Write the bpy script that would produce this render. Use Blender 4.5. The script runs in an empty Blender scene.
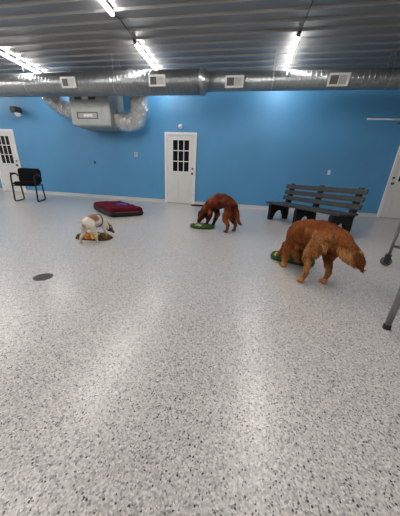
import bpy, bmesh, math, random
import numpy as np
from mathutils import Vector, Matrix, noise, Euler
random.seed(7); rng = np.random.default_rng(7)
S = bpy.context.scene; COL = S.collection
PI = math.pi

# ------------------------------------------------------------------ camera
H = 0.82
f_px, pitch, roll, yaw = 216.386, .355942, .0507628, .165871
fwd = Vector((-math.sin(yaw)*math.cos(pitch), math.cos(yaw)*math.cos(pitch), -math.sin(pitch)))
rt0 = Vector((math.cos(yaw), math.sin(yaw), 0)); up0 = rt0.cross(fwd)
rt = rt0*math.cos(roll)+up0*math.sin(roll); up = -rt0*math.sin(roll)+up0*math.cos(roll)
cd = bpy.data.cameras.new('camera'); cam = bpy.data.objects.new('camera', cd); COL.objects.link(cam)
M = Matrix((rt, up, -fwd)).transposed().to_4x4(); M.translation = (0, 0, H); cam.matrix_world = M
cd.sensor_fit = 'HORIZONTAL'; cd.sensor_width = 36; cd.lens = 36*f_px/400; cd.clip_start = .02
S.camera = cam
# ------------------------------------------------------------------ world, exposure
w = bpy.data.worlds.new('world'); S.world = w; w.use_nodes = True
w.node_tree.nodes['Background'].inputs[0].default_value = (.6, .7, .9, 1)
w.node_tree.nodes['Background'].inputs[1].default_value = .02
S.view_settings.view_transform = 'Standard'; S.view_settings.look = 'None'
S.view_settings.gamma = 1; S.view_settings.use_curve_mapping = False
S.view_settings.exposure = 0.0
LIGHT = 74.0
S.cycles.max_bounces = 8; S.cycles.diffuse_bounces = 5; S.cycles.sample_clamp_indirect = 6

# ------------------------------------------------------------------ materials
def new_mat(name):
    m = bpy.data.materials.new(name); m.use_nodes = True
    return m, m.node_tree.nodes, m.node_tree.links, m.node_tree.nodes['Principled BSDF']
def mat(name, c, rough=.6, metal=0, nscale=0, namt=.1, bump=0, coat=0, spec=.5):
    m, N, L, P = new_mat(name)
    P.inputs['Base Color'].default_value = (*c, 1); P.inputs['Roughness'].default_value = rough
    P.inputs['Metallic'].default_value = metal; P.inputs['Coat Weight'].default_value = coat
    P.inputs['Specular IOR Level'].default_value = spec
    if nscale:
        t = N.new('ShaderNodeTexCoord'); n = N.new('ShaderNodeTexNoise'); n.inputs['Scale'].default_value = nscale
        n.inputs['Detail'].default_value = 4; L.new(t.outputs['Object'], n.inputs['Vector'])
        r = N.new('ShaderNodeValToRGB'); r.color_ramp.elements[0].position = .3; r.color_ramp.elements[1].position = .7
        r.color_ramp.elements[0].color = (*[max(0, x*(1-namt)) for x in c], 1)
        r.color_ramp.elements[1].color = (*[min(1, x*(1+namt)) for x in c], 1)
        L.new(n.outputs['Fac'], r.inputs[0]); L.new(r.outputs[0], P.inputs['Base Color'])
        if bump:
            b = N.new('ShaderNodeBump'); b.inputs['Strength'].default_value = bump; b.inputs['Distance'].default_value = .01
            L.new(n.outputs['Fac'], b.inputs['Height']); L.new(b.outputs[0], P.inputs['Normal'])
    return m
def emis(name, c, s):
    m, N, L, P = new_mat(name); P.inputs['Base Color'].default_value = (*c, 1)
    P.inputs['Emission Color'].default_value = (*c, 1); P.inputs['Emission Strength'].default_value = s
    return m
def floor_mat():
    m, N, L, P = new_mat('flake epoxy floor')
    t = N.new('ShaderNodeTexCoord')
    def vor(scale, off):
        mp = N.new('ShaderNodeMapping'); mp.inputs['Location'].default_value = (off, off*.7, 0)
        L.new(t.outputs['Object'], mp.inputs[0])
        d = N.new('ShaderNodeTexNoise'); d.inputs['Scale'].default_value = scale*.9; L.new(mp.outputs[0], d.inputs['Vector'])
        mx = N.new('ShaderNodeVectorMath'); mx.operation = 'MULTIPLY_ADD'; mx.inputs[1].default_value = (.6/scale,)*3
        L.new(d.outputs['Color'], mx.inputs[0]); L.new(mp.outputs[0], mx.inputs[2])
        v = N.new('ShaderNodeTexVoronoi'); v.voronoi_dimensions = '2D'; v.inputs['Scale'].default_value = scale
        L.new(mx.outputs[0], v.inputs['Vector'])
        s = N.new('ShaderNodeSeparateColor'); L.new(v.outputs['Color'], s.inputs[0])
        return v, s
    def math_(op, a, b):
        n = N.new('ShaderNodeMath'); n.operation = op
        for i, x in enumerate((a, b)):
            if isinstance(x, (int, float)): n.inputs[i].default_value = x
            else: L.new(x, n.inputs[i])
        return n.outputs[0]
    def mix(fac, a, b):
        n = N.new('ShaderNodeMix'); n.data_type = 'RGBA'
        L.new(fac, n.inputs['Factor'])
        for k, x in (('A', a), ('B', b)):
            sock = [i for i in n.inputs if i.name == k and i.type == 'RGBA'][0]
            if isinstance(x, tuple): sock.default_value = (*x, 1)
            else: L.new(x, sock)
        return [o for o in n.outputs if o.type == 'RGBA'][0]
    v1, s1 = vor(190, 0)
    r = N.new('ShaderNodeValToRGB'); r.color_ramp.interpolation = 'CONSTANT'
    E = r.color_ramp.elements
    cols = [(0, (.45, .43, .42)), (.25, (.53, .51, .495)), (.5, (.37, .35, .34)), (.66, (.60, .58, .56)), (.84, (.24, .228, .222)), (.93, (.70, .675, .66))]
    E[0].position = 0; E[0].color = (*cols[0][1], 1); E[1].position = cols[1][0]; E[1].color = (*cols[1][1], 1)
    for p, c in cols[2:]:
        e = E.new(p); e.color = (*c, 1)
    L.new(s1.outputs[0], r.inputs[0]); col = r.outputs[0]
    v2, s2 = vor(112, 13.1)
    k = math_('MULTIPLY', math_('GREATER_THAN', s2.outputs[0], .79), math_('LESS_THAN', v2.outputs['Distance'], math_('MULTIPLY', s2.outputs[1], .42)))
    col = mix(k, col, (.045, .042, .043))
    v3, s3 = vor(140, 31.7)
    k = math_('MULTIPLY', math_('GREATER_THAN', s3.outputs[0], .86), math_('LESS_THAN', v3.outputs['Distance'], .3))
    col = mix(k, col, (.70, .68, .66))
    n = N.new('ShaderNodeTexNoise'); n.inputs['Scale'].default_value = .9; n.inputs['Detail'].default_value = 3
    L.new(t.outputs['Object'], n.inputs['Vector'])
    P.inputs['Roughness'].default_value = .3
    rr = N.new('ShaderNodeMapRange'); rr.inputs['To Min'].default_value = .24; rr.inputs['To Max'].default_value = .40
    L.new(n.outputs['Fac'], rr.inputs[0]); L.new(rr.outputs[0], P.inputs['Roughness'])
    L.new(col, P.inputs['Base Color'])
    P.inputs['Coat Weight'].default_value = .5; P.inputs['Coat Roughness'].default_value = .24
    b = N.new('ShaderNodeBump'); b.inputs['Strength'].default_value = .12; b.inputs['Distance'].default_value = .002
    L.new(v1.outputs['Distance'], b.inputs['Height']); L.new(b.outputs[0], P.inputs['Normal'])
    return m
def duct_mat():
    m, N, L, P = new_mat('galvanised spiral steel')
    P.inputs['Metallic'].default_value = .85; P.inputs['Roughness'].default_value = .31
    t = N.new('ShaderNodeTexCoord'); wv = N.new('ShaderNodeTexWave'); wv.wave_type = 'BANDS'; wv.bands_direction = 'X'
    wv.wave_profile = 'SIN'; wv.inputs['Scale'].default_value = 3.2; wv.inputs['Distortion'].default_value = 0
    L.new(t.outputs['Object'], wv.inputs['Vector'])
    r = N.new('ShaderNodeValToRGB'); r.color_ramp.elements[0].position = .8; r.color_ramp.elements[1].position = 1
    r.color_ramp.elements[0].color = (0, 0, 0, 1); L.new(wv.outputs['Fac'], r.inputs[0])
    b = N.new('ShaderNodeBump'); b.inputs['Strength'].default_value = .6; b.inputs['Distance'].default_value = .008
    L.new(r.outputs[0], b.inputs['Height']); L.new(b.outputs[0], P.inputs['Normal'])
    n = N.new('ShaderNodeTexNoise'); n.inputs['Scale'].default_value = 9; n.inputs['Detail'].default_value = 5
    L.new(t.outputs['Object'], n.inputs['Vector'])
    c = N.new('ShaderNodeValToRGB'); c.color_ramp.elements[0].color = (.24, .26, .27, 1); c.color_ramp.elements[1].color = (.38, .40, .41, 1)
    L.new(n.outputs['Fac'], c.inputs[0]); L.new(c.outputs[0], P.inputs['Base Color'])
    return m
def fur_mat(name, rough=.75, nscale=60, bump=.5):
    m, N, L, P = new_mat(name)
    a = N.new('ShaderNodeAttribute'); a.attribute_name = 'fur'
    t = N.new('ShaderNodeTexCoord'); n = N.new('ShaderNodeTexNoise'); n.inputs['Scale'].default_value = nscale
    n.inputs['Detail'].default_value = 5; L.new(t.outputs['Object'], n.inputs['Vector'])
    mr = N.new('ShaderNodeMapRange'); mr.inputs['From Min'].default_value = .3; mr.inputs['From Max'].default_value = .7
    mr.inputs['To Min'].default_value = .75; mr.inputs['To Max'].default_value = 1.2; L.new(n.outputs['Fac'], mr.inputs[0])
    v = N.new('ShaderNodeVectorMath'); v.operation = 'SCALE'; L.new(a.outputs['Color'], v.inputs[0]); L.new(mr.outputs[0], v.inputs['Scale'])
    L.new(v.outputs[0], P.inputs['Base Color']); P.inputs['Roughness'].default_value = rough
    P.inputs['Specular IOR Level'].default_value = .15
    b = N.new('ShaderNodeBump'); b.inputs['Strength'].default_value = bump; b.inputs['Distance'].default_value = .01
    L.new(n.outputs['Fac'], b.inputs['Height']); L.new(b.outputs[0], P.inputs['Normal'])
    return m
M_ = dict(
    floor=floor_mat(), duct=duct_mat(),
    blue=mat('blue wall paint', (.080, .290, .545), .5, nscale=1.2, namt=.05),
    ceil=mat('ribbed steel ceiling sheet', (.29, .288, .286), .36, .42),
    offwhite=mat('off white wall paint', (.80, .79, .77), .6),
    white=mat('white trim paint', (.80, .80, .80), .45),
    door=mat('off white door paint', (.72, .71, .70), .5, nscale=5, namt=.03),
    base=mat('pale grey cove base', (.55, .56, .57), .4),
    darkglass=mat('night window glass', (.008, .009, .010), .12, spec=.2),
    sky=mat('pale frosted glass', (.55, .62, .66), .2),
    chrome=mat('brushed steel', (.5, .5, .5), .3, 1),
    knob=mat('dark bronze knob', (.10, .09, .08), .35, .8),
    black=mat('black powder coated steel', (.008, .008, .009), .45, spec=.3),
    fabric=mat('black upholstery', (.006, .006, .007), .9, spec=.15, nscale=120, namt=.3, bump=.2),
    bplastic=mat('black recycled plastic', (.007, .0075, .009), .6, spec=.2),
    slat=mat('dark grey recycled plastic slat', (.040, .043, .048), .6, spec=.3, nscale=14, namt=.15),
    unit=mat('painted air handler cabinet', (.36, .385, .38), .4, .2, nscale=6, namt=.05),
    unitd=mat('dark recess', (.06, .065, .07), .5),
    fixt=mat('white light housing', (.6, .6, .6), .4),
    foil=mat('crinkled foil', (.86, .88, .90), .24, .9, nscale=45, namt=.25, bump=1.0),
    vent=mat('white register paint', (.75, .75, .74), .45),
    ventd=mat('dark register slot', (.05, .05, .055), .6),
    ventg=mat('grey register louvre', (.34, .33, .33), .5),
    maroon=mat('maroon bed cloth', (.085, .005, .015), .95, spec=.1, nscale=40, namt=.25, bump=.4),
    bedblk=mat('black bed side cloth', (.010, .009, .011), .85, nscale=40, namt=.2, bump=.3),
    patch=mat('blue bed patch', (.02, .045, .30), .7),
    grey=mat('grey piping', (.10, .09, .095), .6),
    rubber=mat('black rubber', (.015, .015, .016), .6),
    drain=mat('dark iron drain grate', (.075, .068, .06), .6, .3),
    hole=mat('black drain slot', (.006, .006, .006), .8),
    plate=mat('white wall plate', (.78, .78, .76), .4),
    dark=mat('dark plastic', (.02, .022, .025), .4),
    strip=emis('led diffuser', (1, .96, .91), LIGHT),
    globe=mat('white opal globe', (.85, .85, .85), .25),
    castr=mat('grey caster wheel', (.09, .095, .10), .5),
    tube=mat('grey painted tube', (.26, .265, .27), .35, .6),
    nose=mat('black nose', (.012, .010, .010), .35),
    eye=mat('dark glossy eye', (.015, .008, .005), .08),
    strap=mat('black webbing', (.012, .012, .014), .7),
    felt_green=mat('green felt', (.03, .16, .03), .95, nscale=50, namt=.3),
    felt_dark=mat('dark green felt', (.014, .085, .018), .95, nscale=50, namt=.3),
    felt_lime=mat('lime felt', (.25, .42, .06), .95, nscale=50, namt=.2),
    felt_teal=mat('teal green felt', (.02, .20, .12), .95, nscale=50, namt=.2),
    felt_yellow=mat('yellow felt', (.72, .46, .08), .95, nscale=50, namt=.2),
    felt_orange=mat('orange felt', (.66, .20, .05), .95, nscale=50, namt=.2),
    felt_cream=mat('cream felt', (.62, .52, .38), .95, nscale=50, namt=.2),
    felt_brown=mat('brown felt', (.11, .045, .02), .95, nscale=50, namt=.2),
    felt_olive=mat('olive felt', (.16, .17, .05), .95, nscale=50, namt=.2),
    fur=fur_mat('long fur'), shortfur=fur_mat('short fur', .6, 90, .25),
)
# ------------------------------------------------------------------ mesh helpers
def obj(name, bm, m, parent=None, smooth=False, mats=None):
    me = bpy.data.meshes.new(name)
    if isinstance(bm, bmesh.types.BMesh):
        bmesh.ops.recalc_face_normals(bm, faces=bm.faces[:]); bm.to_mesh(me); bm.free()
    else: me.from_pydata(*bm)
    for x in (mats or [m]): me.materials.append(M_[x] if isinstance(x, str) else x)
    if smooth:
        for p in me.polygons: p.use_smooth = True
    o = bpy.data.objects.new(name, me); COL.objects.link(o)
    if parent: o.parent = parent
    return o
def thing(name, label, cat, loc=(0, 0, 0), rz=0, group=None):
    o = bpy.data.objects.new(name, None); COL.objects.link(o); o.empty_display_size = .1
    o.location = loc; o.rotation_euler = (0, 0, rz); o['label'] = label; o['category'] = cat
    if group: o['group'] = group
    return o
def tag(o, label, cat, group=None):
    o['label'] = label; o['category'] = cat
    if group: o['group'] = group
    return o
def struct(o, label=None):
    o['kind'] = 'structure'
    if label: o['label'] = label
    return o
def copy_tree(o, parent=None):
    c = o.copy(); COL.objects.link(c); c.parent = parent
    for ch in list(o.children): copy_tree(ch, c)
    return c
def bm_(): return bmesh.new()
def add_box(bm, c, s, rot=None, bev=0, mi=0):
    r = bmesh.ops.create_cube(bm, size=1); vs = r['verts']
    mt = Matrix.Translation(c) @ (rot.to_4x4() if rot else Matrix.Identity(4)) @ Matrix.Diagonal((*s, 1))
    bmesh.ops.transform(bm, matrix=mt, verts=vs)
    fs = list({f for v in vs for f in v.link_faces})
    for f in fs: f.material_index = mi
    if bev:
        es = list({e for v in vs for e in v.link_edges})
        bmesh.ops.bevel(bm, geom=es, offset=bev, segments=2, affect='EDGES', clamp_overlap=True)
    return bm
def add_lathe(bm, prof, n=24, mt=None, mi=0):
    """prof: list of (r, z) about the z axis"""
    rings = []
    for r, z in prof:
        if r < 1e-6: rings.append([bm.verts.new((0, 0, z))])
        else: rings.append([bm.verts.new((r*math.cos(2*PI*i/n), r*math.sin(2*PI*i/n), z)) for i in range(n)])
    fs = []
    for a, b in zip(rings, rings[1:]):
        for i in range(n):
            j = (i+1) % n
            if len(a) == 1 and len(b) == 1: continue
            if len(a) == 1: fs.append(bm.faces.new((a[0], b[j], b[i])))
            elif len(b) == 1: fs.append(bm.faces.new((a[i], a[j], b[0])))
            else: fs.append(bm.faces.new((a[i], a[j], b[j], b[i])))
    for f in fs: f.material_index = mi
    for r_, end in ((rings[0], 0), (rings[-1], 1)):
        if len(r_) > 1: bm.faces.new(r_ if end else r_[::-1]).material_index = mi
    if mt: bmesh.ops.transform(bm, matrix=mt, verts=[v for r_ in rings for v in r_])
    return bm
def add_tube(bm, pts, rad, n=10, closed=False, cap=True, flat=1.0):
    pts = [Vector(p) for p in pts]; K = len(pts)
    rads = rad if isinstance(rad, (list, tuple)) else [rad]*K
    rings = []; prev = None
    for i, p in enumerate(pts):
        if closed: t = pts[(i+1) % K]-pts[i-1]
        else: t = pts[min(i+1, K-1)]-pts[max(i-1, 0)]
        t.normalize()
        if prev is None:
            a = Vector((0, 0, 1)) if abs(t.z) < .9 else Vector((1, 0, 0))
            u = t.cross(a).normalized()
        else: u = (prev-t*prev.dot(t)).normalized()
        prev = u; v = t.cross(u)
        rings.append([bm.verts.new(p+(u*math.cos(2*PI*k/n)+v*math.sin(2*PI*k/n)*flat)*rads[i]) for k in range(n)])
    R = rings+[rings[0]] if closed else rings
    for a, b in zip(R, R[1:]):
        for k in range(n):
            bm.faces.new((a[k], a[(k+1) % n], b[(k+1) % n], b[k]))
    if cap and not closed:
        bm.faces.new(rings[0][::-1]); bm.faces.new(rings[-1])
    return bm
def fillet(pts, r, n=5):
    pts = [Vector(p) for p in pts]; out = [pts[0]]
    for a, b, c in zip(pts, pts[1:], pts[2:]):
        d1 = (a-b); d2 = (c-b); k = min(r, d1.length*.48, d2.length*.48)
        p, q = b+d1.normalized()*k, b+d2.normalized()*k
        for i in range(n+1):
            t = i/n; out.append(p*(1-t)**2+b*2*t*(1-t)+q*t*t)
    out.append(pts[-1]); return out
def add_prism(bm, poly, y0, y1, axes='xz', mi=0):
    """polygon in x,z extruded along y (or other axes)"""
    def P(a, b, c):
        return {'xz': (a, c, b), 'yz': (c, a, b), 'xy': (a, b, c)}[axes]
    A = [bm.verts.new(P(a, b, y0)) for a, b in poly]; B = [bm.verts.new(P(a, b, y1)) for a, b in poly]
    fs = [bm.faces.new(A), bm.faces.new(B[::-1])]
    for i in range(len(poly)):
        j = (i+1) % len(poly); fs.append(bm.faces.new((A[j], A[i], B[i], B[j])))
    for f in fs: f.material_index = mi
    return bm

# ------------------------------------------------------------------ room shell
XL, XR, YB, YF, ZC = -10.0, 6.2, 7.0, -5.0, 3.35
struct(obj('floor', add_box(bm_(), ((XL+XR)/2, (YB+YF)/2, -.05), (XR-XL+.4, YB-YF+.4, .1)), 'floor'))
struct(obj('wall_back', add_box(bm_(), ((XL+XR)/2, YB+.1, ZC/2), (XR-XL+.4, .2, ZC)), 'blue'))
struct(obj('wall_left', add_box(bm_(), (XL-.1, (YB+YF)/2, ZC/2), (.2, YB-YF, ZC)), 'offwhite'))
struct(obj('wall_right', add_box(bm_(), (XR+.1, (YB+YF)/2, ZC/2), (.2, YB-YF, ZC)), 'offwhite'))
struct(obj('wall_front', add_box(bm_(), ((XL+XR)/2, YF-.1, ZC/2), (XR-XL+.4, .2, ZC)), 'offwhite'))
# ribbed ceiling: raised ribs running along x, minor ribs between
poly = []; y = YF-.1; pitch_c = .262
while y < YB+.1:
    for dy, dz in ((0, 0), (.055, 0), (.072, -.030), (.096, -.030), (.102, 0)):
        poly.append((y+dy, ZC+dz))
    y += pitch_c
bm = bm_(); A = [bm.verts.new((XL-.1, a, b)) for a, b in poly]; B = [bm.verts.new((XR+.1, a, b)) for a, b in poly]
At = [bm.verts.new((XL-.1, a, ZC+.05)) for a, b in (poly[0], poly[-1])]; Bt = [bm.verts.new((XR+.1, a, ZC+.05)) for a, b in (poly[0], poly[-1])]
for i in range(len(poly)-1): bm.faces.new((A[i], A[i+1], B[i+1], B[i]))
bm.faces.new((At[0], At[1], Bt[1], Bt[0]))
struct(obj('ceiling', bm, 'ceil'))
# baseboards between the doors (cove base)
DX = [(-8.23, 1), (-1.93, 1), (4.33, -1)]            # door centres on the back wall, latch side
edges = [XL]+[e for cx, _ in DX for e in (cx-.49, cx+.49)]+[XR]
bm = bm_()
for a, b in zip(edges[::2], edges[1::2]):
    add_prism(bm, [(YB, 0), (YB-.035, 0), (YB-.016, .018), (YB-.012, .09), (YB, .095)], a+.002, b-.002, 'yz')
struct(obj('baseboard_back', bm, 'base'))

def make_door(n, cx, side, label):
    root = bpy.data.objects.new('door_%d' % n, None); COL.objects.link(root); root.location = (cx, YB, 0); struct(root, label)
    bm = bm_()                                             # casing
    for s in (-1, 1): add_box(bm, (s*.455, -.018, 1.015), (.07, .036, 2.03), bev=.004)
    add_box(bm, (0, -.018, 1.995), (.84, .036, .07), bev=.004)
    obj('door_casing', bm, 'white', root)
    obj('threshold', add_box(bm_(), (0, -.03, .009), (.84, .06, .018), bev=.004), 'chrome', root)
    # slab built of stiles and rails with two lower panels
    wx0, wx1, wz0, wz1 = -.245, .28, .955, 1.84
    if side < 0: wx0, wx1 = -.28, .245
    bm = bm_(); Y = -.009
    def sl(x0, x1, z0, z1, y=Y, d=.018): add_box(bm, ((x0+x1)/2, y, (z0+z1)/2), (x1-x0, d, z1-z0))
    sl(-.42, wx0, .02, 1.965); sl(wx1, .42, .02, 1.965); sl(wx0, wx1, wz1, 1.965); sl(wx0, wx1, .02, wz0)
    for x0, x1 in ((-.30, -.04), (.04, .30)):              # raised lower panels
        add_box(bm, ((x0+x1)/2, Y-.012, .47), (x1-x0, .012, .62), bev=.005)
        add_box(bm, ((x0+x1)/2, Y-.020, .47), (x1-x0-.07, .006, .55), bev=.003)
    obj('door_slab', bm, 'door', root)
    bm = bm_(); t = .028
    add_box(bm, (wx0, Y-.012, (wz0+wz1)/2), (t, .02, wz1-wz0+t), bev=.004); add_box(bm, (wx1, Y-.012, (wz0+wz1)/2), (t, .02, wz1-wz0+t), bev=.004)
    for z in (wz0, wz1): add_box(bm, ((wx0+wx1)/2, Y-.012, z), (wx1-wx0, .02, t), bev=.004)
    for i in (1, 2):
        add_box(bm, (wx0+(wx1-wx0)*i/3, Y-.009, (wz0+wz1)/2), (.022, .016, wz1-wz0))
        add_box(bm, ((wx0+wx1)/2, Y-.009, wz0+(wz1-wz0)*i/3), (wx1-wx0, .0155, .022))
    wf = obj('window_frame', bm, 'white', root)
    obj('glass', add_box(bm_(), ((wx0+wx1)/2, Y, (wz0+wz1)/2), (wx1-wx0, .008, wz1-wz0)), 'darkglass', wf)
    kx = .385*side
    bm = bm_(); rx = Matrix.Rotation(PI/2, 4, 'X')
    add_lathe(bm, [(.033, 0), (.033, .008), (.014, .012), (.012, .035), (.027, .045), (.030, .058), (.022, .070), (0, .072)], 20, Matrix.Translation((kx, Y-.008, .915)) @ rx)
    obj('door_knob', bm, 'knob', root, True)
    obj('deadbolt', add_lathe(bm_(), [(.030, 0), (.030, .010), (.022, .020), (.020, .024), (0, .025)], 20, Matrix.Translation((kx, Y-.008, 1.055)) @ rx), 'knob', root)
    bm = bm_()
    for z in (.25, 1.05, 1.82): add_box(bm, (-.42*side, -.022, z), (.02, .014, .09), bev=.002)
    obj('hinge', bm, 'chrome', root)
    return root
make_door(1, *DX[0], 'white exterior door with nine dark panes at the far left end of the blue wall')
make_door(2, *DX[1], 'white exterior door with nine dark panes in the middle of the blue wall')
make_door(3, *DX[2], 'white exterior door at the far right end of the blue wall')

# ------------------------------------------------------------------ strip lights
def strip_light(x, y0, y1, label):
    L_ = y1-y0
    t = thing('strip_light', label, 'ceiling light', (x, (y0+y1)/2, ZC-.022), 0, 'LED strip lights on the ceiling')
    bm = bm_(); add_prism(bm, [(-.035, 0), (.035, 0), (.03, -.028), (-.03, -.028)], -L_/2, L_/2)
    obj('housing', bm, 'fixt', t)
    bm = bm_()
    prof = [(-.026, -.029), (.026, -.029), (.03, -.045), (.018, -.062), (-.018, -.062), (-.03, -.045)]
    add_prism(bm, prof, -L_/2+.02, L_/2-.02)
    obj('diffuser', bm, 'strip', t)
    for s in (-1, 1):
        obj('end_cap', add_box(bm_(), (0, s*(L_/2-.008), -.034), (.066, .016, .066), bev=.004), 'dark', t)
    return t
rows = [(-9.05, 'far left'), (-5.8, 'left'), (-2.42, 'middle'), (.70, 'right')]
for x, nm in rows:
    strip_light(x, 5.23, 6.85, 'glowing white strip light ending at the duct, %s row' % nm)
    strip_light(x, 2.0, 4.43 if nm != 'right' else 4.20, 'glowing white strip light further from the duct, %s row' % nm)
    strip_light(x, -1.3, 1.2, 'glowing white strip light above the camera side of the room, %s row' % nm)
    bm = bm_()   # cable and connector between the two fittings
    ye = 4.43 if nm != 'right' else 4.20
    add_tube(bm, [(x+.02, ye, ZC-.05), (x+.03, ye+.2, ZC-.03), (x+.025, 5.05, ZC-.03), (x+.02, 5.23, ZC-.05)], .008, 6)
    c = obj('power_cable', bm, 'dark'); tag(c, 'dark power lead linking two strip lights, %s row' % nm, 'cable')
    obj('plug', add_box(bm_(), (x+.01, 5.19, ZC-.055), (.05, .07, .04), bev=.006), 'dark', c)

# ------------------------------------------------------------------ spiral duct and registers
YD, ZD = 5.85, .82+5.85*.3438
RL, RR, XJ = .236, .172, -1.07
root = thing('spiral_duct', 'long round galvanised spiral duct hung along the top of the blue wall', 'duct', (XJ, YD, ZD))
ry = Matrix.Rotation(PI/2, 4, 'Y')
obj('wide_pipe', add_lathe(bm_(), [(RL, XL+.02-XJ), (RL, -.02)], 48, ry), 'duct', root, True)
obj('narrow_pipe', add_lathe(bm_(), [(RR, .05), (RR, XR-.02-XJ)], 48, ry), 'duct', root, True)
obj('reducer', add_lathe(bm_(), [(RL+.006, -.10), (RL+.006, -.02), (RL+.012, -.018), (RL+.012, .0), (RL-.01, .01), (RR+.006, .06), (RR+.006, .12)], 48, ry), 'duct', root, True)
for i, x in enumerate((-8, -5.6, -3.2, .4, 2.6, 4.8)):
    r = RL if x < XJ else RR
    h = obj('hanging_strap', bm_(), 'chrome', root)
    bm = bm_(); pts = [(x-XJ, math.sin(a)*(r+.003), -math.cos(a)*(r+.003)) for a in [PI*k/12 for k in range(-9, 10)]]
    for dx in (0,):
        A = [bm.verts.new((p[0]-.012, p[1], p[2])) for p in pts]; B = [bm.verts.new((p[0]+.012, p[1], p[2])) for p in pts]
        for k in range(len(pts)-1): bm.faces.new((A[k], A[k+1], B[k+1], B[k]))
    for s in (-1, 1):
        p = pts[-1] if s > 0 else pts[0]
        add_box(bm, (x-XJ, p[1]*.99, (p[2]+ZC-.02-ZD)/2), (.012, .006, abs(ZC-.02-ZD-p[2])))
    bm.to_mesh(h.data); bm.free()
def register(xc, r, label):
    t = thing('air_vent', label, 'air vent', (xc, YD, ZD), 0, 'white supply registers on the duct')
    d = r+.02; el = math.radians(9 if r > .2 else 18)
    R = Matrix.Rotation(el, 3, 'X')
    def P(x, y, z): return R @ Vector((x, y, z))
    wd, ht = .195, .105
    bm = bm_()
    for s in (-1, 1):
        add_box(bm, P(s*(wd-.018), -d, 0), (.036, .02, 2*ht), R, .003)
        add_box(bm, P(0, -d, s*(ht-.018)), (2*wd, .0195, .036), R, .003)
    add_box(bm, P(0, -d, 0), (.016, .019, 2*ht-.05), R)
    obj('register_frame', bm, 'vent', t)
    obj('boot', add_box(bm_(), P(0, -d+.012, 0), (2*wd-.05, .012, 2*ht-.05), R), 'ventd', t)
    bm = bm_()
    for k in range(8): add_box(bm, P(-wd+.045+k*.0185, -d+.003, 0), (.004, .012, 2*ht-.07), R)
    obj('damper_fins', bm, 'ventg', t)
    bm = bm_()
    R2 = R @ Matrix.Rotation(.6, 3, 'Z')
    for k in range(7): add_box(bm, P(.022+k*.022, -d+.003, 0), (.020, .003, 2*ht-.07), R2)
    for k in range(5): add_box(bm, P(.085, -d+.001, -.06+k*.03), (.14, .004, .004), R)
    obj('louvres', bm, 'vent', t)
    return t
register(-4.33, RL, 'white rectangular duct register directly above the air handler')
register(-2.11, RL, 'white duct register above the middle door at the end of a strip light')
register(-.40, RR, 'white duct register just right of the duct reducer')
register(1.66, RR, 'white duct register above the grey bench, furthest right of the four')

# ------------------------------------------------------------------ air handler + flexible ducts
ux0, ux1, uy0, uy1, uz0, uz1 = -4.86, -3.68, 6.22, 6.985, 2.03, 2.98
ah = thing('air_handler', 'pale grey box air handler hung under the duct on the blue wall', 'air handler', ((ux0+ux1)/2, (uy0+uy1)/2, uz0))
W_, D_, H_ = ux1-ux0, uy1-uy0, uz1-uz0
obj('cabinet', add_box(bm_(), (0, 0, H_/2), (W_, D_, H_), bev=.012), 'unit', ah)
bm = bm_(); add_box(bm, (-.06, -D_/2-.006, .28), (.82, .012, .50), bev=.004)
pn = obj('access_panel', bm, 'unit', ah)
bm = bm_()
add_box(bm, (-.08, -D_/2-.018, .16), (.62, .012, .018)); add_box(bm, (-.08, -D_/2-.018, .30), (.62, .012, .018))
add_box(bm, (-.38, -D_/2-.018, .23), (.018, .012, .14)); add_box(bm, (.22, -D_/2-.018, .23), (.018, .012, .14))
obj('panel_handle', bm, 'unitd', pn)
obj('badge', add_box(bm_(), (-.06, -D_/2-.016, .23), (.26, .008, .06), bev=.002), 'white', pn)
for x in (-.32, .1): obj('control_recess', add_box(bm_(), (x, -D_/2-.006, .64), (.2, .014, .09), bev=.004), 'unitd', ah)
obj('control_label', add_box(bm_(), (-.11, -D_/2-.006, .64), (.16, .014, .08), bev=.003), 'white', ah)
obj('drip_tray', add_box(bm_(), (.03, 0, -.010), (W_-.1, D_-.08, .020), bev=.006), 'unit', ah)
for sx in (-1, 1): obj('hanger_rod', add_tube(bm_(), [(sx*.5, -D_/2+.05, H_), (sx*.5, -D_/2+.05, ZC-.02-uz0)], .008, 6), 'chrome', ah)
def flex(ctrl, rad, label):
    P = [Vector(p) for p in ctrl]; pts = []
    for i in range(len(P)-1):
        p0, p1, p2, p3 = P[max(i-1, 0)], P[i], P[i+1], P[min(i+2, len(P)-1)]
        for k in range(18):
            t = k/18
            pts.append(.5*((2*p1)+(p2-p0)*t+(2*p0-5*p1+4*p2-p3)*t*t+(3*p1-p0-3*p2+p3)*t**3))
    pts.append(P[-1])
    rads = [rad*(1+.06*(1 if i % 2 else -1)+.05*noise.noise(Vector((i*.37, 3, 1)))) for i in range(len(pts))]
    o = obj('flexible_duct', add_tube(bm_(), pts, rads, 22), 'foil'); tag(o, label, 'flexible duct')
    for v in o.data.vertices:
        v.co += noise.noise_vector(v.co*13)*.02
    return o
flex([(-3.68, 6.62, 2.28), (-3.42, 6.62, 2.20), (-3.10, 6.58, 2.27), (-2.97, 6.50, 2.50), (-2.96, 6.42, 2.78), (-2.96, 6.24, 2.96), (-2.96, 6.12, 2.98)], .235, 'crinkled silver flexible duct curving up from the right side of the air handler')
flex([(-4.86, 6.6, 2.48), (-5.2, 6.62, 2.46), (-5.50, 6.55, 2.60), (-5.66, 6.42, 2.83), (-5.66, 6.12, 2.98)], .215, 'crinkled silver flexible duct leaving the left side of the air handler')

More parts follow.
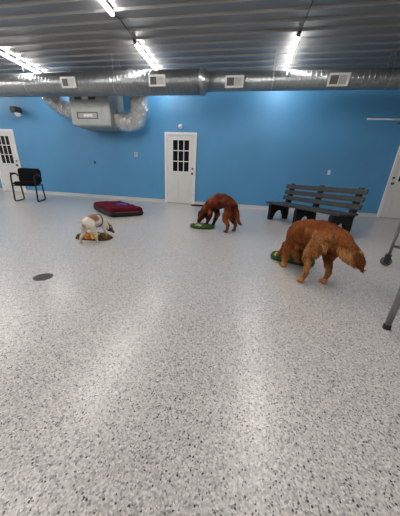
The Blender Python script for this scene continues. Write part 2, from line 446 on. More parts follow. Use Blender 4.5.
# ------------------------------------------------------------------ wall fittings
def wall_lamp(x, z, label):
    t = thing('wall_lamp', label, 'lamp', (x, YB, z))
    rx = Matrix.Rotation(PI/2, 4, 'X')
    obj('back_plate', add_lathe(bm_(), [(.05, 0), (.05, .012), (.04, .02), (0, .021)], 24, rx), 'white', t)
    bm = bm_(); add_lathe(bm, [(.045, .02), (.058, .04), (.062, .065), (.052, .095), (.03, .112), (0, .118)], 24, rx)
    obj('globe', bm, 'globe', t, True)
wall_lamp(-1.93, 2.165, 'round white globe lamp fixed above the middle door')
t = thing('dome_camera', 'small dark fitting with a white dome fixed under the duct at far left', 'camera', (-7.28, YB, 2.42))
obj('housing', add_box(bm_(), (-.05, -.12, .13), (.24, .24, .17), bev=.02), 'dark', t)
obj('dome', add_lathe(bm_(), [(0, -.055), (.05, -.045), (.082, -.01), (.088, .03), (.088, .046)], 24, Matrix.Translation((0, -.13, 0))), 'globe', t, True)
def plate(x, z, w_, h_, label, m='plate', dark=True, name='wall_switch', cat='switch'):
    t = thing(name, label, cat, (x, YB, z))
    obj('cover_plate', add_box(bm_(), (0, -.005, 0), (w_, .010, h_), bev=.003), m, t)
    bm = bm_()
    if dark:
        for s in (-1, 1): add_box(bm, (0, -.0115, s*h_*.22), (w_*.5, .004, h_*.28), bev=.001)
        obj('socket', bm, 'dark', t)
    else:
        add_box(bm, (0, -.012, 0), (w_*.28, .01, h_*.34), bev=.002); obj('switch_toggle', bm, 'white', t)
plate(2.33, 1.12, .075, .12, 'white light switch on the blue wall above the bench', dark=False)
plate(-4.83, 1.12, .075, .075, 'small black socket on the blue wall below the air handler', 'dark', True, 'wall_socket', 'socket')
plate(-3.37, 1.40, .09, .12, 'white and dark thermostat plate on the blue wall left of the middle door', 'plate', True, 'thermostat', 'thermostat')
t = thing('wall_rail', 'thin pale metal rail high on the blue wall at far right', 'rail', (2.74, YB, 2.30))
obj('rail', add_tube(bm_(), [(0, -.45, 0), (2.8, -.45, -.02)], .020, 10), 'chrome', t, True)
for x in (.9, 2.5): obj('rail_bracket', add_box(bm_(), (x, -.225, .0), (.03, .45, .02)), 'dark', t)

# ------------------------------------------------------------------ floor drain
t = thing('floor_drain', 'round dark metal drain set in the speckled floor at left', 'drain', (-1.51, 1.345, 0))
obj('rim', add_lathe(bm_(), [(.070, 0), (.070, .002), (.064, .003), (.060, .002)], 40), 'drain', t)
bm = bm_(); add_lathe(bm, [(.0595, .0005), (.0595, .0028), (0, .0028)], 40); obj('grate', bm, 'drain', t)
bm = bm_()
for r, n in ((.016, 6), (.031, 12), (.046, 18)):
    for i in range(n):
        a = 2*PI*i/n; add_lathe(bm, [(.0042, .0028), (.0042, .0033), (0, .0033)], 8, Matrix.Translation((r*math.cos(a), r*math.sin(a), 0)))
h = obj('grate_holes', bm, 'hole', t)

# ------------------------------------------------------------------ guest chair (sled base)
t = thing('guest_chair', 'black padded guest chair with arms and sled base by the left door', 'chair', (-5.66, 5.19, 0), math.atan2(.45, .87))
hw = .255
for s in (-1, 1):
    x = s*hw
    pts = fillet([(x, .235, .44), (x, .30, .012), (x, -.27, .012), (x, -.22, .40), (x, -.20, .66), (x, .04, .685), (x, .17, .67), (x, .23, .60)], .07)
    obj('leg', add_tube(bm_(), pts[:-1], .018, 10), 'black', t, True).name = 'leg'
    bm = bm_(); add_box(bm, (x, -.05, .692), (.05, .28, .032), bev=.012); obj('armrest', bm, 'bplastic', t)
bm = bm_()
for y in (.23, -.2): add_tube(bm, [(-hw, y, .40), (hw, y, .40)], .011, 8)
for s in (-1, 1): add_tube(bm, fillet([(s*.17, .22, .40), (s*.18, .27, .56), (s*.18, .31, .78)], .05), .011, 8)
obj('frame', bm, 'black', t, True)
bm = bm_()                                                    # seat cushion, rounded
r = bmesh.ops.create_cube(bm, size=1)
bmesh.ops.transform(bm, matrix=Matrix.Translation((0, -.005, .445)) @ Matrix.Diagonal((.50, .47, .10, 1)), verts=bm.verts[:])
bmesh.ops.bevel(bm, geom=bm.edges[:], offset=.035, segments=4, affect='EDGES')
obj('seat', bm, 'fabric', t, True)
bm = bm_(); bw, bh, rc = .265, .19, .075
ol = [(sx*(bw-rc)+rc*math.cos(a), sz*(bh-rc)+rc*math.sin(a)) for sx, sz, a0 in ((1, 1, 0), (-1, 1, 1), (-1, -1, 2), (1, -1, 3)) for a in [a0*PI/2+k*PI/12 for k in range(7)]]
rr_ = []
for yy, k in ((-.042, .80), (-.034, .94), (-.012, 1), (.015, 1), (.03, .95), (.034, .8)):
    rr_.append([bm.verts.new(Vector((x*k, .285+yy+.13*(z+.19)-.5*x*x, .645+z*k))) for x, z in ol])
for a, b in zip(rr_, rr_[1:]):
    for k in range(len(ol)): bm.faces.new((a[k], a[(k+1) % len(ol)], b[(k+1) % len(ol)], b[k]))
bm.faces.new(rr_[0]); bm.faces.new(rr_[-1][::-1])
obj('backrest', bm, 'fabric', t, True)

# ------------------------------------------------------------------ slatted bench
bx, by, bth, BL, BD, SH, TH = .666, 5.154, -.985, 1.498, .558, .363, .79
t = thing('park_bench', 'dark grey slatted bench with black frames against the blue wall', 'bench', (bx, by, 0), bth)
def bench_frame(u):
    bm = bm_(); w2 = .035
    # end frame: outline with arch cut between the feet, in (v depth, z)
    pts = [(0.0, 0), (.10, 0), (.125, .09), (.17, .165), (.235, .205), (.30, .205), (.36, .17), (.41, .09), (.43, 0), (.53, 0), (.545, .12), (.535, .26),
           (.56, .33), (.60, TH-.03), (.585, TH), (.545, TH), (.52, TH-.03), (.465, .42), (.44, SH-.02), (0.01, SH-.02), (-.01, SH-.06), (.0, .15)]
    # concave polygon: split by bridging quads manually through triangulation
    A = [bm.verts.new((u-w2, a, b)) for a, b in pts]; f = bm.faces.new(A)
    f.normal_update()
    r = bmesh.ops.triangulate(bm, faces=[f], ngon_method='EAR_CLIP')
    ex = bmesh.ops.extrude_face_region(bm, geom=bm.faces[:])
    bmesh.ops.translate(bm, vec=(2*w2, 0, 0), verts=[v for v in ex['geom'] if isinstance(v, bmesh.types.BMVert)])
    return bm
for u in (0, BL/2, BL): obj('bench_frame', bench_frame(u), 'bplastic', t)
ov = .141
for k in range(4):
    bm = bm_(); add_box(bm, (BL/2, .035+k*.122, SH-.001), (BL+2*ov, .112, .036), bev=.008); obj('seat_slat', bm, 'slat', t)
for k in range(3):
    z = TH-.065-k*.122; yv = .53-(TH-.065-z)*.16
    Rm = Matrix.Rotation(-.17, 3, 'X')
    bm = bm_(); add_box(bm, (BL/2, yv-.012, z), (BL+2*ov, .036, .088), Rm, .008); obj('back_slat', bm, 'slat', t)

# ------------------------------------------------------------------ dog bed
ang = math.atan2(.54, .46)
cx_, cy_ = -2.69, 4.51
t = thing('dog_bed', 'maroon dog bed with black sides and a blue patch, lying on the floor', 'dog bed', (cx_, cy_, 0), ang)
def cushion(lx, ly, h, z0, seed, nx=40, ny=40, edge=.07):
    bm = bm_(); top = {}; bot = {}
    for i in range(nx+1):
        for j in range(ny+1):
            u, v = i/nx*2-1, j/ny*2-1
            x = u*lx/2; y_ = v*ly/2
            k = 1-.05*(u*u*v*v)
            d = min(1, (1-abs(u))*lx/2/edge) ; e = min(1, (1-abs(v))*ly/2/edge)
            f = math.sqrt(max(0, 1-(1-d)**2))*math.sqrt(max(0, 1-(1-e)**2))
            n_ = noise.noise(Vector((x*5+seed, y_*5, seed)))*.014+noise.noise(Vector((x*14, y_*14+seed, 2)))*.005
            zt = z0+h*.5+(h*.5)*f+n_*f
            zb = z0+h*.5-(h*.5)*f**.5
            top[i, j] = bm.verts.new((x*k, y_*k, zt)); 
            bot[i, j] = top[i, j] if i in (0, nx) or j in (0, ny) else bm.verts.new((x*k, y_*k, max(zb, z0)))
    for i in range(nx):
        for j in range(ny):
            bm.faces.new((top[i, j], top[i+1, j], top[i+1, j+1], top[i, j+1]))
            try: bm.faces.new((bot[i, j+1], bot[i+1, j+1], bot[i+1, j], bot[i, j]))
            except ValueError: pass
    return bm
obj('base_cushion', cushion(.73, 1.30, .125, .002, 3.1), 'bedblk', t, True)
obj('top_cushion', cushion(.71, 1.28, .13, .048, 8.4), 'maroon', t, True)
bm = bm_(); pr_ = [(.075*math.cos(a)*(1+.12*math.sin(3*a)), .075*math.sin(a)*(1+.1*math.cos(5*a))) for a in [2*PI*k/20 for k in range(20)]]
add_prism(bm, [(a*1.5+.08, b*2.3-.10) for a, b in pr_], .170, .190, 'xy'); obj('patch', bm, 'patch', t)
bm = bm_(); add_tube(bm, [(-.25+.016*i, -.636-.004*math.sin(i), .093+.004*math.sin(i*1.7)) for i in range(32)], .006, 6); obj('edge_line', bm, 'grey', t)  # thin wavy grey line along one short side of the bed

# flat black rubber thing by the middle door
bm = bm_(); add_box(bm, (0, 0, .018), (.46, .13, .036), bev=.014)
add_box(bm, (.0, 0, .040), (.30, .07, .012), bev=.005)
o = obj('rubber_wedge', bm, 'rubber'); o.location = (-1.235, 6.62, 0); o.rotation_euler = (0, 0, .04)
tag(o, 'low black rubber block lying on the floor beside the middle door', 'door wedge')

# ------------------------------------------------------------------ rolling cart and table at the right edge of the room
def rot_rect(cx, cy, a, pts):
    return [(cx+math.cos(a)*x-math.sin(a)*y, cy+math.sin(a)*x+math.cos(a)*y) for x, y in pts]
t = thing('rolling_cart', 'grey tubular rolling cart with caster wheels at the right edge of the room', 'cart', (1.67, 2.59, 0), 0)
feet = [(0, 0), (.70, 0), (.62, -.40), (1.1, -.40)]
feet = [(0, 0), (.75, .30), (.92, -.12), (.17, -.42)]
feet[3] = (.30, -.44)
for i, (x, y_) in enumerate(feet):
    c = obj('leg', add_tube(bm_(), [(x, y_, .12), (x, y_, 1.0)], .0145, 12), 'tube', t, True)
    bm = bm_(); ryx = Matrix.Translation((x-.015, y_-.01, .052)) @ Matrix.Rotation(-.45, 4, 'Z') @ Matrix.Rotation(PI/2, 4, 'X')
    add_lathe(bm, [(.022, -.016), (.046, -.015), (.052, -.009), (.052, .009), (.046, .015), (.022, .016)], 24, ryx)
    wobj = obj('caster_wheel', bm, 'castr', t, True)
    bm = bm_(); R9 = Matrix.Rotation(-.45, 3, 'Z')
    for s in (-1, 1): add_box(bm, Vector((x-.008, y_-.005, .075))+R9 @ Vector((0, s*.024, 0)), (.05, .005, .10), R9, .002)
    add_box(bm, (x-.004, y_, .122), (.055, .062, .014), R9, .003)
    obj('caster_fork', bm, 'dark', t)
for z in (.22, .98): obj('rail', add_tube(bm_(), [(*p, z) for p in feet], .010, 8, closed=True), 'tube', t, True)
bm = bm_(); add_prism(bm, [feet[0], feet[3], feet[2], feet[1]], .985, 1.005, 'xy'); obj('top_shelf', bm, 'tube', t)
t = thing('work_table', 'grey metal leg of a table standing at the right edge, nearest the viewer', 'table', (.97, 1.30, 0), 0)
feet2 = [(0, 0), (.85, .55), (1.15, .12), (.30, -.45)]
for x, y_ in feet2:
    lg = obj('leg', add_tube(bm_(), [(x, y_, .03), (x, y_, .70)], .017, 14), 'tube', t, True)
    obj('foot_cap', add_lathe(bm_(), [(.019, 0), (.021, .004), (.020, .030), (.018, .032)], 16, Matrix.Translation((x, y_, 0))), 'rubber', t)
bm = bm_(); add_tube(bm, [(*p, .68) for p in feet2], .014, 8, closed=True); obj('frame', bm, 'tube', t, True)
bm = bm_(); add_prism(bm, [(-.02, -.02), (.28, -.48), (1.18, .10), (.87, .58)], .70, .725, 'xy'); obj('tabletop', bm, 'tube', t)

# ------------------------------------------------------------------ snuffle mats
def felt_strip(bm, p, d, L_, w_, hgt, mi):
    """a looped felt strip: an arc ribbon with thickness"""
    d = Vector((math.cos(d), math.sin(d), 0)); s = Vector((-d.y, d.x, 0)); n = 6; th = .004
    ring = []
    for i in range(n+1):
        t_ = i/n; q = Vector(p)+d*(t_-.5)*L_+Vector((0, 0, math.sin(PI*t_)*hgt))+s*.006*math.sin(5*t_)
        ring.append([bm.verts.new(q+s*w_/2), bm.verts.new(q-s*w_/2), bm.verts.new(q-s*w_/2+Vector((0, 0, th))), bm.verts.new(q+s*w_/2+Vector((0, 0, th)))])
    for a, b in zip(ring, ring[1:]):
        for k in range(4): bm.faces.new((a[k], a[(k+1) % 4], b[(k+1) % 4], b[k])).material_index = mi
    bm.faces.new(ring[0]).material_index = mi; bm.faces.new(ring[-1][::-1]).material_index = mi
def snuffle(loc, rz, a, b, sq, cols, label, rim, n=150, hgt=.04, rimh=.035, clump=None):
    t = thing('snuffle_mat', label, 'snuffle mat', (*loc, 0), rz)
    def out(k, th):
        c, s = math.cos(th), math.sin(th); e = 2/sq
        return (k*a*abs(c)**e*math.copysign(1, c), k*b*abs(s)**e*math.copysign(1, s))
    bm = bm_(); N_ = 48
    add_prism(bm, [out(.98, 2*PI*i/N_) for i in range(N_)], 0.001, .012, 'xy'); obj('base', bm, rim, t)
    bm = bm_(); add_tube(bm, [(*out(.93, 2*PI*i/N_), .012+rimh/2) for i in range(N_)], rimh/2+.004, 10, closed=True); obj('rim', bm, rim, t, True)
    bm = bm_()
    for i in range(n):
        th, k = random.uniform(0, 2*PI), math.sqrt(random.random())*.82
        x, y_ = out(k, th)
        mi = random.randrange(len(cols)) if clump is None else clump(x, y_)
        felt_strip(bm, (x, y_, .012), random.uniform(0, PI), random.uniform(.03, .07), random.uniform(.014, .024), random.uniform(.5, 1)*hgt, mi)
    o = obj('felt_strips', bm, None, t, mats=cols); o['kind'] = 'stuff'
    return t
snuffle((-.62, 3.70), .1, .195, .16, 2, ['felt_dark', 'felt_olive', 'felt_cream', 'felt_yellow'], 'round dark green snuffle mat under the nose of the red dog', 'felt_dark',
        clump=lambda x, y: 2 if (x < .02 and x > -.07 and random.random() < .7) else random.choice([0, 0, 0, 1, 3]) if x < -.05 else random.choice([0, 0, 1]))
snuffle((.635, 2.42), -.28, .225, .125, 4, ['felt_green', 'felt_lime', 'felt_yellow', 'felt_orange', 'felt_teal', 'felt_cream'], 'green rectangular snuffle mat under the head of the big golden dog', 'felt_dark', n=170,
        clump=lambda x, y: random.choice([0, 1, 1, 2, 3]) if x < -.05 else random.choice([4, 4, 5, 0]) if x > .12 else random.choice([0, 0, 1, 4]))
snuffle((-1.85, 2.49), .15, .235, .125, 3, ['felt_brown', 'felt_olive', 'felt_yellow', 'felt_orange'], 'brown, olive and orange snuffle mat under the small white dog', 'felt_brown', n=230, hgt=.05, rimh=.006,
        clump=lambda x, y: random.choice([2, 2, 3]) if (abs(x+.02) < .09 and y < .06) else (3 if x > .17 and random.random() < .7 else random.choice([0, 0, 1, 1])))

# ------------------------------------------------------------------ dogs
def fur_body(name, blobs, parent, m, colour, voxel=.012, smooth=5, disp=.006, dscale=22, strands=0, flow=None, slen=None, seed=1, sw=.005):
    bm = bm_()
    def ball(c, r):
        res = bmesh.ops.create_icosphere(bm, subdivisions=2, radius=1)
        rr = r if isinstance(r, (tuple, list)) else (r, r, r)
        bmesh.ops.transform(bm, matrix=Matrix.Translation(c) @ Matrix.Diagonal((*rr, 1)), verts=res['verts'])
    for bl in blobs:                                          # chains of (point, radius)
        for (p, r), (q, s) in zip(bl, bl[1:]):
            p, q = Vector(p), Vector(q); L_ = (q-p).length
            n = max(1, int(L_/(min(max(r) if isinstance(r, tuple) else r, max(s) if isinstance(s, tuple) else s)*.3)))
            for i in range(n+1):
                t_ = i/n
                rr = tuple((a*(1-t_)+b*t_) for a, b in zip(r if isinstance(r, tuple) else (r,)*3, s if isinstance(s, tuple) else (s,)*3))
                ball(p.lerp(q, t_), rr)
    me = bpy.data.meshes.new('tmp'); bm.to_mesh(me); bm.free()
    o = bpy.data.objects.new('tmp', me); COL.objects.link(o)
    md = o.modifiers.new('r', 'REMESH'); md.mode = 'VOXEL'; md.voxel_size = voxel
    md = o.modifiers.new('s', 'SMOOTH'); md.factor = .5; md.iterations = smooth
    dg = bpy.context.evaluated_depsgraph_get(); me2 = bpy.data.meshes.new_from_object(o.evaluated_get(dg))
    bpy.data.objects.remove(o)
    nv = len(me2.vertices); co = np.empty(nv*3); me2.vertices.foreach_get('co', co); co = co.reshape(-1, 3)
    no = np.array([v.normal[:] for v in me2.vertices])
    zmin = co[:, 2].min()
    for i in range(nv):
        p = Vector(co[i]); k = min(1, max(0, (p.z-.03)/.08))
        d = noise.noise(Vector((p.x*dscale*.6, p.y*dscale, p.z*dscale*.6+seed)))*disp*k
        co[i] += no[i]*d
    co[:, 2] = np.maximum(co[:, 2], .002)
    me2.vertices.foreach_set('co', co.ravel()); me2.update()
    faces = [tuple(p.vertices) for p in me2.polygons]; verts = [tuple(c) for c in co]
    cols = [colour(Vector(c), Vector(n)) for c, n in zip(co, no)]
    rg = random.Random(seed)
    for _ in range(strands):
        i = rg.randrange(nv); p = Vector(co[i]); n = Vector(no[i]); Ls = slen(p, n)
        if Ls <= 0: continue
        fl = flow(p, n); fl = fl-n*fl.dot(n)
        if fl.length < 1e-4: continue
        fl.normalize(); Ls *= rg.uniform(.6, 1.2)
        s = n.cross(fl).normalized(); fl = (fl+s*rg.uniform(-.25, .25)).normalized()
        wd = sw*rg.uniform(.6, 1.2); c = cols[i]; g = rg.uniform(.72, 1.3)
        cc = tuple(min(1, x*g) for x in c); b0 = len(verts)
        p0 = p-n*.004; p1 = p+fl*Ls*.5+n*Ls*.22; p2 = p+fl*Ls+n*Ls*.12+Vector((0, 0, -.15*Ls))
        if p2.z < .004: continue
        verts += [tuple(p0+s*wd), tuple(p0-s*wd), tuple(p1-s*wd*.8), tuple(p1+s*wd*.8), tuple(p2), tuple(p1+n*wd*.8)]
        faces += [(b0, b0+1, b0+2, b0+5), (b0, b0+5, b0+3), (b0+2, b0+4, b0+5), (b0+5, b0+4, b0+3)]
        cols += [cc]*6
    bpy.data.meshes.remove(me2)
    o = obj(name, (verts, [], faces), m, parent, True)
    ca = o.data.color_attributes.new('fur', 'FLOAT_COLOR', 'POINT')
    ca.data.foreach_set('color', np.array([(*c, 1) for c in cols]).ravel())
    return o
def ball_obj(name, c, r, m, parent):
    bm = bm_(); bmesh.ops.create_icosphere(bm, subdivisions=3, radius=1)
    rr = r if isinstance(r, tuple) else (r,)*3
    bmesh.ops.transform(bm, matrix=Matrix.Translation(c) @ Matrix.Diagonal((*rr, 1)), verts=bm.verts[:])
    return obj(name, bm, m, parent, True)
def mixc(a, b, k):
    k = max(0, min(1, k)); return tuple(x*(1-k)+y*k for x, y in zip(a, b))
def paw(x, y, r=.022, z=.024):
    return [((x-.012, y, z+.004), r), ((x+.022, y, z-.004), r*.95)]
def toes(x, y, r=.012):
    return [[((x+.03, y+dy, .014), r), ((x+.046-abs(dy)*.3, y+dy, .012), r*.85)] for dy in (-.018, -.006, .006, .018)]

# --- golden retriever (big, right)
t = thing('golden_retriever', 'big golden brown long haired dog with bushy tail in front of the slatted bench', 'dog', (.64, 2.095, 0), math.atan2(.975, -.22))
B = [
 [((-.22, -.055, .412), (.095, .098, .112)), ((-.11, -.04, .412), (.115, .105, .116)), ((.02, -.015, .388), (.12, .115, .126)), ((.12, .01, .350), (.115, .108, .128)), ((.18, .02, .30), (.085, .088, .10))],
 [((.17, .02, .31), .088), ((.195, .025, .255), .074), ((.205, .03, .215), .066)],
 [((.205, .03, .215), .064), ((.232, .05, .165), .060)],                                  # skull
 [((.252, .065, .135), .044), ((.278, .086, .100), .033), ((.296, .100, .072), .027)],      # muzzle
 # hind legs
 [((-.21, .015, .365), (.092, .050, .10)), ((-.185, .035, .28), (.064, .042, .065)), ((-.18, .050, .215), .040), ((-.232, .072, .145), .027), ((-.256, .084, .11), .022), ((-.247, .094, .05), .020)], paw(-.238, .10, .023),
 [((-.21, -.12, .365), (.092, .050, .10)), ((-.185, -.13, .28), (.064, .042, .065)), ((-.18, -.128, .215), .040), ((-.238, -.118, .145), .027), ((-.262, -.110, .11), .022), ((-.253, -.104, .05), .020)], paw(-.244, -.10, .023),
 # front legs
 [((.14, .075, .29), (.055, .042, .08)), ((.125, .095, .19), .042), ((.12, .105, .10), .031), ((.115, .108, .045), .026)], paw(.118, .112, .028),
 [((.13, -.07, .29), (.055, .042, .08)), ((.10, -.08, .19), .044), ((.16, -.075, .10), .032), ((.18, -.075, .045), .025)], paw(.195, -.075, .026),
 # ears
 [((.165, .035, .225), (.022, .024, .022)), ((.132, .025, .185), (.020, .042, .036)), ((.112, .012, .135), (.020, .048, .038)), ((.108, .002, .09), (.015, .034, .030))],
 [((.275, .075, .205), (.018, .018, .020)), ((.285, .055, .165), (.016, .024, .030)), ((.28, .04, .13), (.013, .02, .024))],
 # tail, with its hanging brush
 [((-.265, -.085, .470), .034), ((-.315, -.108, .435), .038), ((-.36, -.135, .385), .044), ((-.398, -.165, .33), .044), ((-.425, -.188, .29), .036), ((-.442, -.203, .262), .020), ((-.450, -.212, .243), .008)],
 [((-.305, -.098, .39), .026), ((-.345, -.112, .345), .036), ((-.385, -.13, .31), .034), ((-.412, -.165, .278), .024)],
 # breeches and chest feathering
 [((-.265, .005, .34), (.035, .040, .055)), ((-.25, .03, .28), (.025, .026, .035))],
 [((-.265, -.115, .34), (.035, .040, .055)), ((-.25, -.12, .28), (.025, .026, .035))],
 [((.15, .01, .23), (.06, .07, .05)), ((.06, 0, .275), (.07, .07, .04))],
] + toes(-.240, .10) + toes(-.246, -.10) + toes(.118, .110) + toes(.195, -.075)
GD, GM, GL_ = (.13, .029, .006), (.28, .078, .017), (.55, .27, .10)
def gcol(p, n):
    k = .42+.6*noise.noise(p*9)+.3*noise.noise(p*25)
    c = mixc(GD, GM, k)
    if p.z < .34 and -.33 < p.x < -.15: c = mixc(c, GL_, (.34-p.z)*4*(1 if abs(p.y) < .08 else .3))
    if p.x < -.24 and p.z > .2: c = mixc(c, GL_, .22*max(0, -n.x))
    if p.x < -.29 and p.z < .38 and p.x > -.42: c = mixc(c, GL_, .6)
    if p.x < -.43: c = mixc(c, GD, .6)
    if p.z < .06: c = mixc(c, (.60, .26, .12), .6)
    if p.x > .20 and p.z < .2: c = mixc(c, GD, .55)
    if p.x < .14 and p.x > .09 and abs(p.y-.02) < .05 and p.z < .22: c = mixc(c, GL_, .5)
    if -.2 < p.x < -.06 and p.y > .03 and .22 < p.z < .46: c = mixc(c, GL_, .45*max(0, .4+noise.noise(Vector((p.x*30, 0, p.z*9)))))
    s = noise.noise(Vector((p.x*4+5, p.y*4, p.z*4)))
    c = mixc(c, GL_, max(0, s-.15)*1.2)
    return c
def gflow(p, n):
    if p.x < -.29: return Vector((-.55, -.35, -.85))
    if p.z < .3 and p.x < -.15: return Vector((-.4, 0, -1))
    if p.x > .2 and p.z < .25: return Vector((-.5, -.1, .6)) if p.z > .1 else Vector((0, 0, 1))
    return Vector((-.8, .0, -.5))
def glen(p, n):
    if p.z < .10: return .008
    if p.z < .20 and p.x < -.1: return .016
    if p.x < -.29: return .05
    if p.x < -.24: return .035
    if p.x > .21: return .012
    if p.z < .3 and abs(p.x) < .25: return .03
    return .022
fur_body('body', B, t, 'fur', gcol, .011, 4, .010, 26, 15000, gflow, glen, 3, .0042)
ball_obj('nose', (.312, .112, .060), (.013, .014, .012), 'nose', t)
for s in (-1, 1): ball_obj('eye', (.263+s*.026, .074-s*.031, .180), .009, 'eye', t)

# --- red dog (middle)
t = thing('red_dog', 'slim dark red dog with arched back standing between the middle door and bench', 'dog', (-.31, 3.70, 0), math.atan2(.65, -.76))
B = [
 [((-.245, 0, .400), (.102, .088, .098)), ((-.16, 0, .455), (.106, .096, .104)), ((-.04, 0, .480), (.11, .10, .114)), ((.08, 0, .452), (.12, .11, .135)), ((.19, .02, .395), (.115, .10, .125)), ((.26, .05, .335), .088)],
 [((.24, .04, .37), .088), ((.29, .08, .30), .078), ((.32, .11, .24), .068)],
 [((.32, .11, .235), .068), ((.335, .135, .175), .066)],
 [((.345, .150, .14), .048), ((.345, .170, .10), .036), ((.345, .180, .075), .029)],
 [((-.235, .06, .34), (.085, .046, .10)), ((-.20, .075, .26), (.066, .042, .07)), ((-.205, .08, .20), .044), ((-.275, .09, .14), .031), ((-.285, .097, .10), .026), ((-.285, .104, .04), .022)], paw(-.275, .107, .024),
 [((-.235, -.06, .34), (.085, .046, .10)), ((-.20, -.07, .26), (.066, .042, .07)), ((-.205, -.075, .20), .044), ((-.27, -.085, .14), .031), ((-.28, -.09, .10), .026), ((-.27, -.093, .04), .022)], paw(-.262, -.093, .024),
 [((.18, .07, .33), (.06, .044, .08)), ((.165, .08, .23), .045), ((.21, .08, .13), .032), ((.245, .08, .045), .026)], paw(.255, .08, .025),
 [((.18, -.06, .33), (.06, .044, .08)), ((.14, -.07, .23), .045), ((.19, -.07, .13), .032), ((.225, -.07, .045), .026)], paw(.235, -.07, .025),
 [((.295, .045, .22), (.022, .016, .024)), ((.275, .055, .175), (.028, .016, .038)), ((.27, .065, .14), (.024, .014, .03))],
 [((.355, .175, .245), (.022, .016, .024)), ((.335, .197, .20), (.028, .016, .038)), ((.32, .205, .16), (.024, .014, .03))],
 [((-.31, 0, .41), .032), ((-.345, -.01, .36), .034), ((-.36, -.02, .28), .032), ((-.375, -.03, .21), .028), ((-.41, -.045, .165), .020), ((-.44, -.055, .155), .009)],
] + toes(-.275, .107, .011) + toes(-.262, -.093, .011) + toes(.255, .08, .011) + toes(.235, -.07, .011)
RD, RM, RH = (.05, .009, .004), (.15, .030, .009), (.27, .075, .026)
def rcol(p, n):
    k = .5+.6*noise.noise(p*8)
    c = mixc(RD, RM, k)
    if p.z < .34 and p.x < -.15: c = mixc(c, RH, .45)
    if p.x > .27: c = mixc(c, (.035, .010, .006), .65)
    if p.z < .05: c = mixc(c, RH, .5)
    c = mixc(c, RH, max(0, noise.noise(Vector((p.x*9+9, p.y*9, p.z*9)))-.02)*1.6)
    return c
def rflow(p, n): return Vector((-.7, 0, -.7)) if p.x < .28 else Vector((-.4, 0, .5))
def rlen(p, n): return .010 if p.z < .12 or p.x > .28 else (.032 if p.x < -.27 else .02)
fur_body('body', B, t, 'fur', rcol, .010, 4, .006, 30, 7000, rflow, rlen, 5, .0045)
ball_obj('nose', (.346, .186, .054), (.013, .013, .011), 'nose', t)
for s in (-1, 1): ball_obj('eye', (.335+s*.042, .176, .185), .009, 'eye', t)

# --- small white and tan terrier (left)
t = thing('terrier', 'small white dog with tan back patch, dark head and black harness, over orange mat', 'dog', (-1.766, 2.40, 0), math.atan2(.997, -.08))
B = [
 [((-.135, .01, .235), (.066, .068, .070)), ((-.05, 0, .262), (.072, .070, .072)), ((.04, 0, .255), (.078, .072, .078)), ((.11, -.01, .225), (.072, .068, .075)), ((.15, -.025, .205), .055)],
 [((.14, -.02, .215), .058), ((.185, -.05, .175), .046), ((.20, -.07, .15), .042)],
 [((.20, -.07, .145), .045), ((.215, -.085, .115), .043)],
 [((.225, -.095, .10), .030), ((.24, -.11, .075), .022), ((.245, -.118, .062), .019)],
 [((-.14, .05, .20), (.05, .034, .06)), ((-.13, .06, .15), (.036, .028, .04)), ((-.14, .068, .11), .022), ((-.18, .078, .075), .016), ((-.18, .085, .035), .014)], paw(-.175, .088, .014, .016),
 [((-.12, -.05, .20), (.05, .034, .06)), ((-.10, -.06, .15), (.036, .028, .04)), ((-.09, -.068, .11), .022), ((-.115, -.078, .075), .016), ((-.11, -.082, .035), .014)], paw(-.105, -.083, .014, .016),
 [((.11, .045, .19), (.035, .028, .05)), ((.10, .052, .13), .024), ((.11, .055, .07), .017), ((.12, .055, .03), .014)], paw(.13, .055, .015, .017),
 [((.11, -.06, .19), (.035, .028, .05)), ((.11, -.067, .13), .024), ((.13, -.07, .07), .017), ((.14, -.07, .03), .014)], paw(.15, -.07, .015, .017),
 [((.205, -.035, .165), (.014, .012, .016)), ((.20, -.028, .14), (.020, .010, .022))],
 [((.19, -.112, .165), (.014, .012, .016)), ((.185, -.125, .14), (.020, .010, .022))],
 [((-.185, .02, .265), .018), ((-.205, .03, .285), .014), ((-.212, .05, .298), .010), ((-.205, .068, .30), .006)],
]
WW, TN, DK = (.74, .68, .60), (.30, .15, .075), (.045, .025, .018)
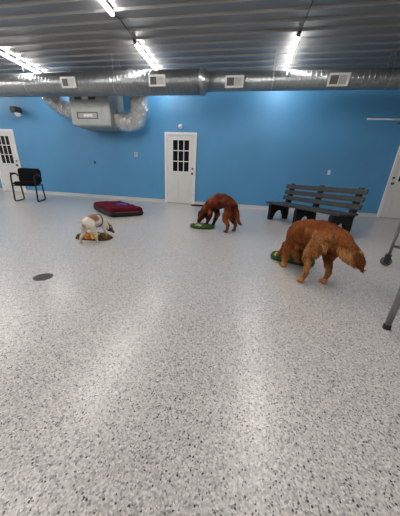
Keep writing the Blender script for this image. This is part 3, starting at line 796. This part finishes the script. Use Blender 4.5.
def wcol(p, n):
    c = WW
    q = Vector((p.x*6, p.y*6, p.z*6)); e = noise.noise(q)*.03
    if ((p.x+.03)/.075)**2+((p.y+.015)/.06)**2 < 1+e*10 and p.z > .26: c = TN
    if abs(p.x+.20) < .02 and abs(p.y-.01) < .022 and .18 < p.z < .25: c = mixc(WW, TN, .6)
    d = (p-Vector((.21, -.08, .13))).length
    if p.x > .172 and p.z > .05 and p.x < .27: c = mixc(TN, DK, .5+.8*noise.noise(p*14)) if p.y < -.045+e or p.z > .13 else mixc(WW, TN, .6)
    if p.x > .232: c = DK
    if p.z < .09 and p.x < 0: c = mixc(WW, (.66, .42, .30), .35)
    return c
fur_body('body', B, t, 'shortfur', wcol, .0075, 3, .003, 40, 0, None, None, 9)
ball_obj('nose', (.252, -.122, .056), (.009, .009, .008), 'nose', t)
for s in (-1, 1): ball_obj('eye', (.233+s*.022, -.103+s*.022, .127), .006, 'eye', t)
def ring(c, axis, r1, r2, n=36):
    a = Vector(axis).normalized(); u = Vector((0, 1, 0)); u = (u-a*u.dot(a)).normalized(); v = a.cross(u)
    return [Vector(c)+u*math.cos(2*PI*k/n)*r1+v*math.sin(2*PI*k/n)*r2 for k in range(n)]
bm = bm_()
def add_band(bm, pts, ax, w_, out_):
    a = Vector(ax).normalized(); c = sum(pts, Vector())/len(pts); K = len(pts); rings = []
    for p in pts:
        o_ = (p-c); o_ = (o_-a*o_.dot(a)).normalized()
        rings.append([bm.verts.new(p+a*w_/2), bm.verts.new(p-a*w_/2), bm.verts.new(p-a*w_/2+o_*out_), bm.verts.new(p+a*w_/2+o_*out_)])
    for i in range(K):
        A_, B_ = rings[i], rings[(i+1) % K]
        for k in range(4): bm.faces.new((A_[k], A_[(k+1) % 4], B_[(k+1) % 4], B_[k]))
add_band(bm, ring((.075, 0, .242), (1, 0, -.25), .076, .081), (1, 0, -.25), .018, .004)
add_box(bm, (.11, -.01, .312), (.07, .016, .006), Matrix.Rotation(.35, 3, 'Y'), .001)
obj('harness', bm, 'strap', t)
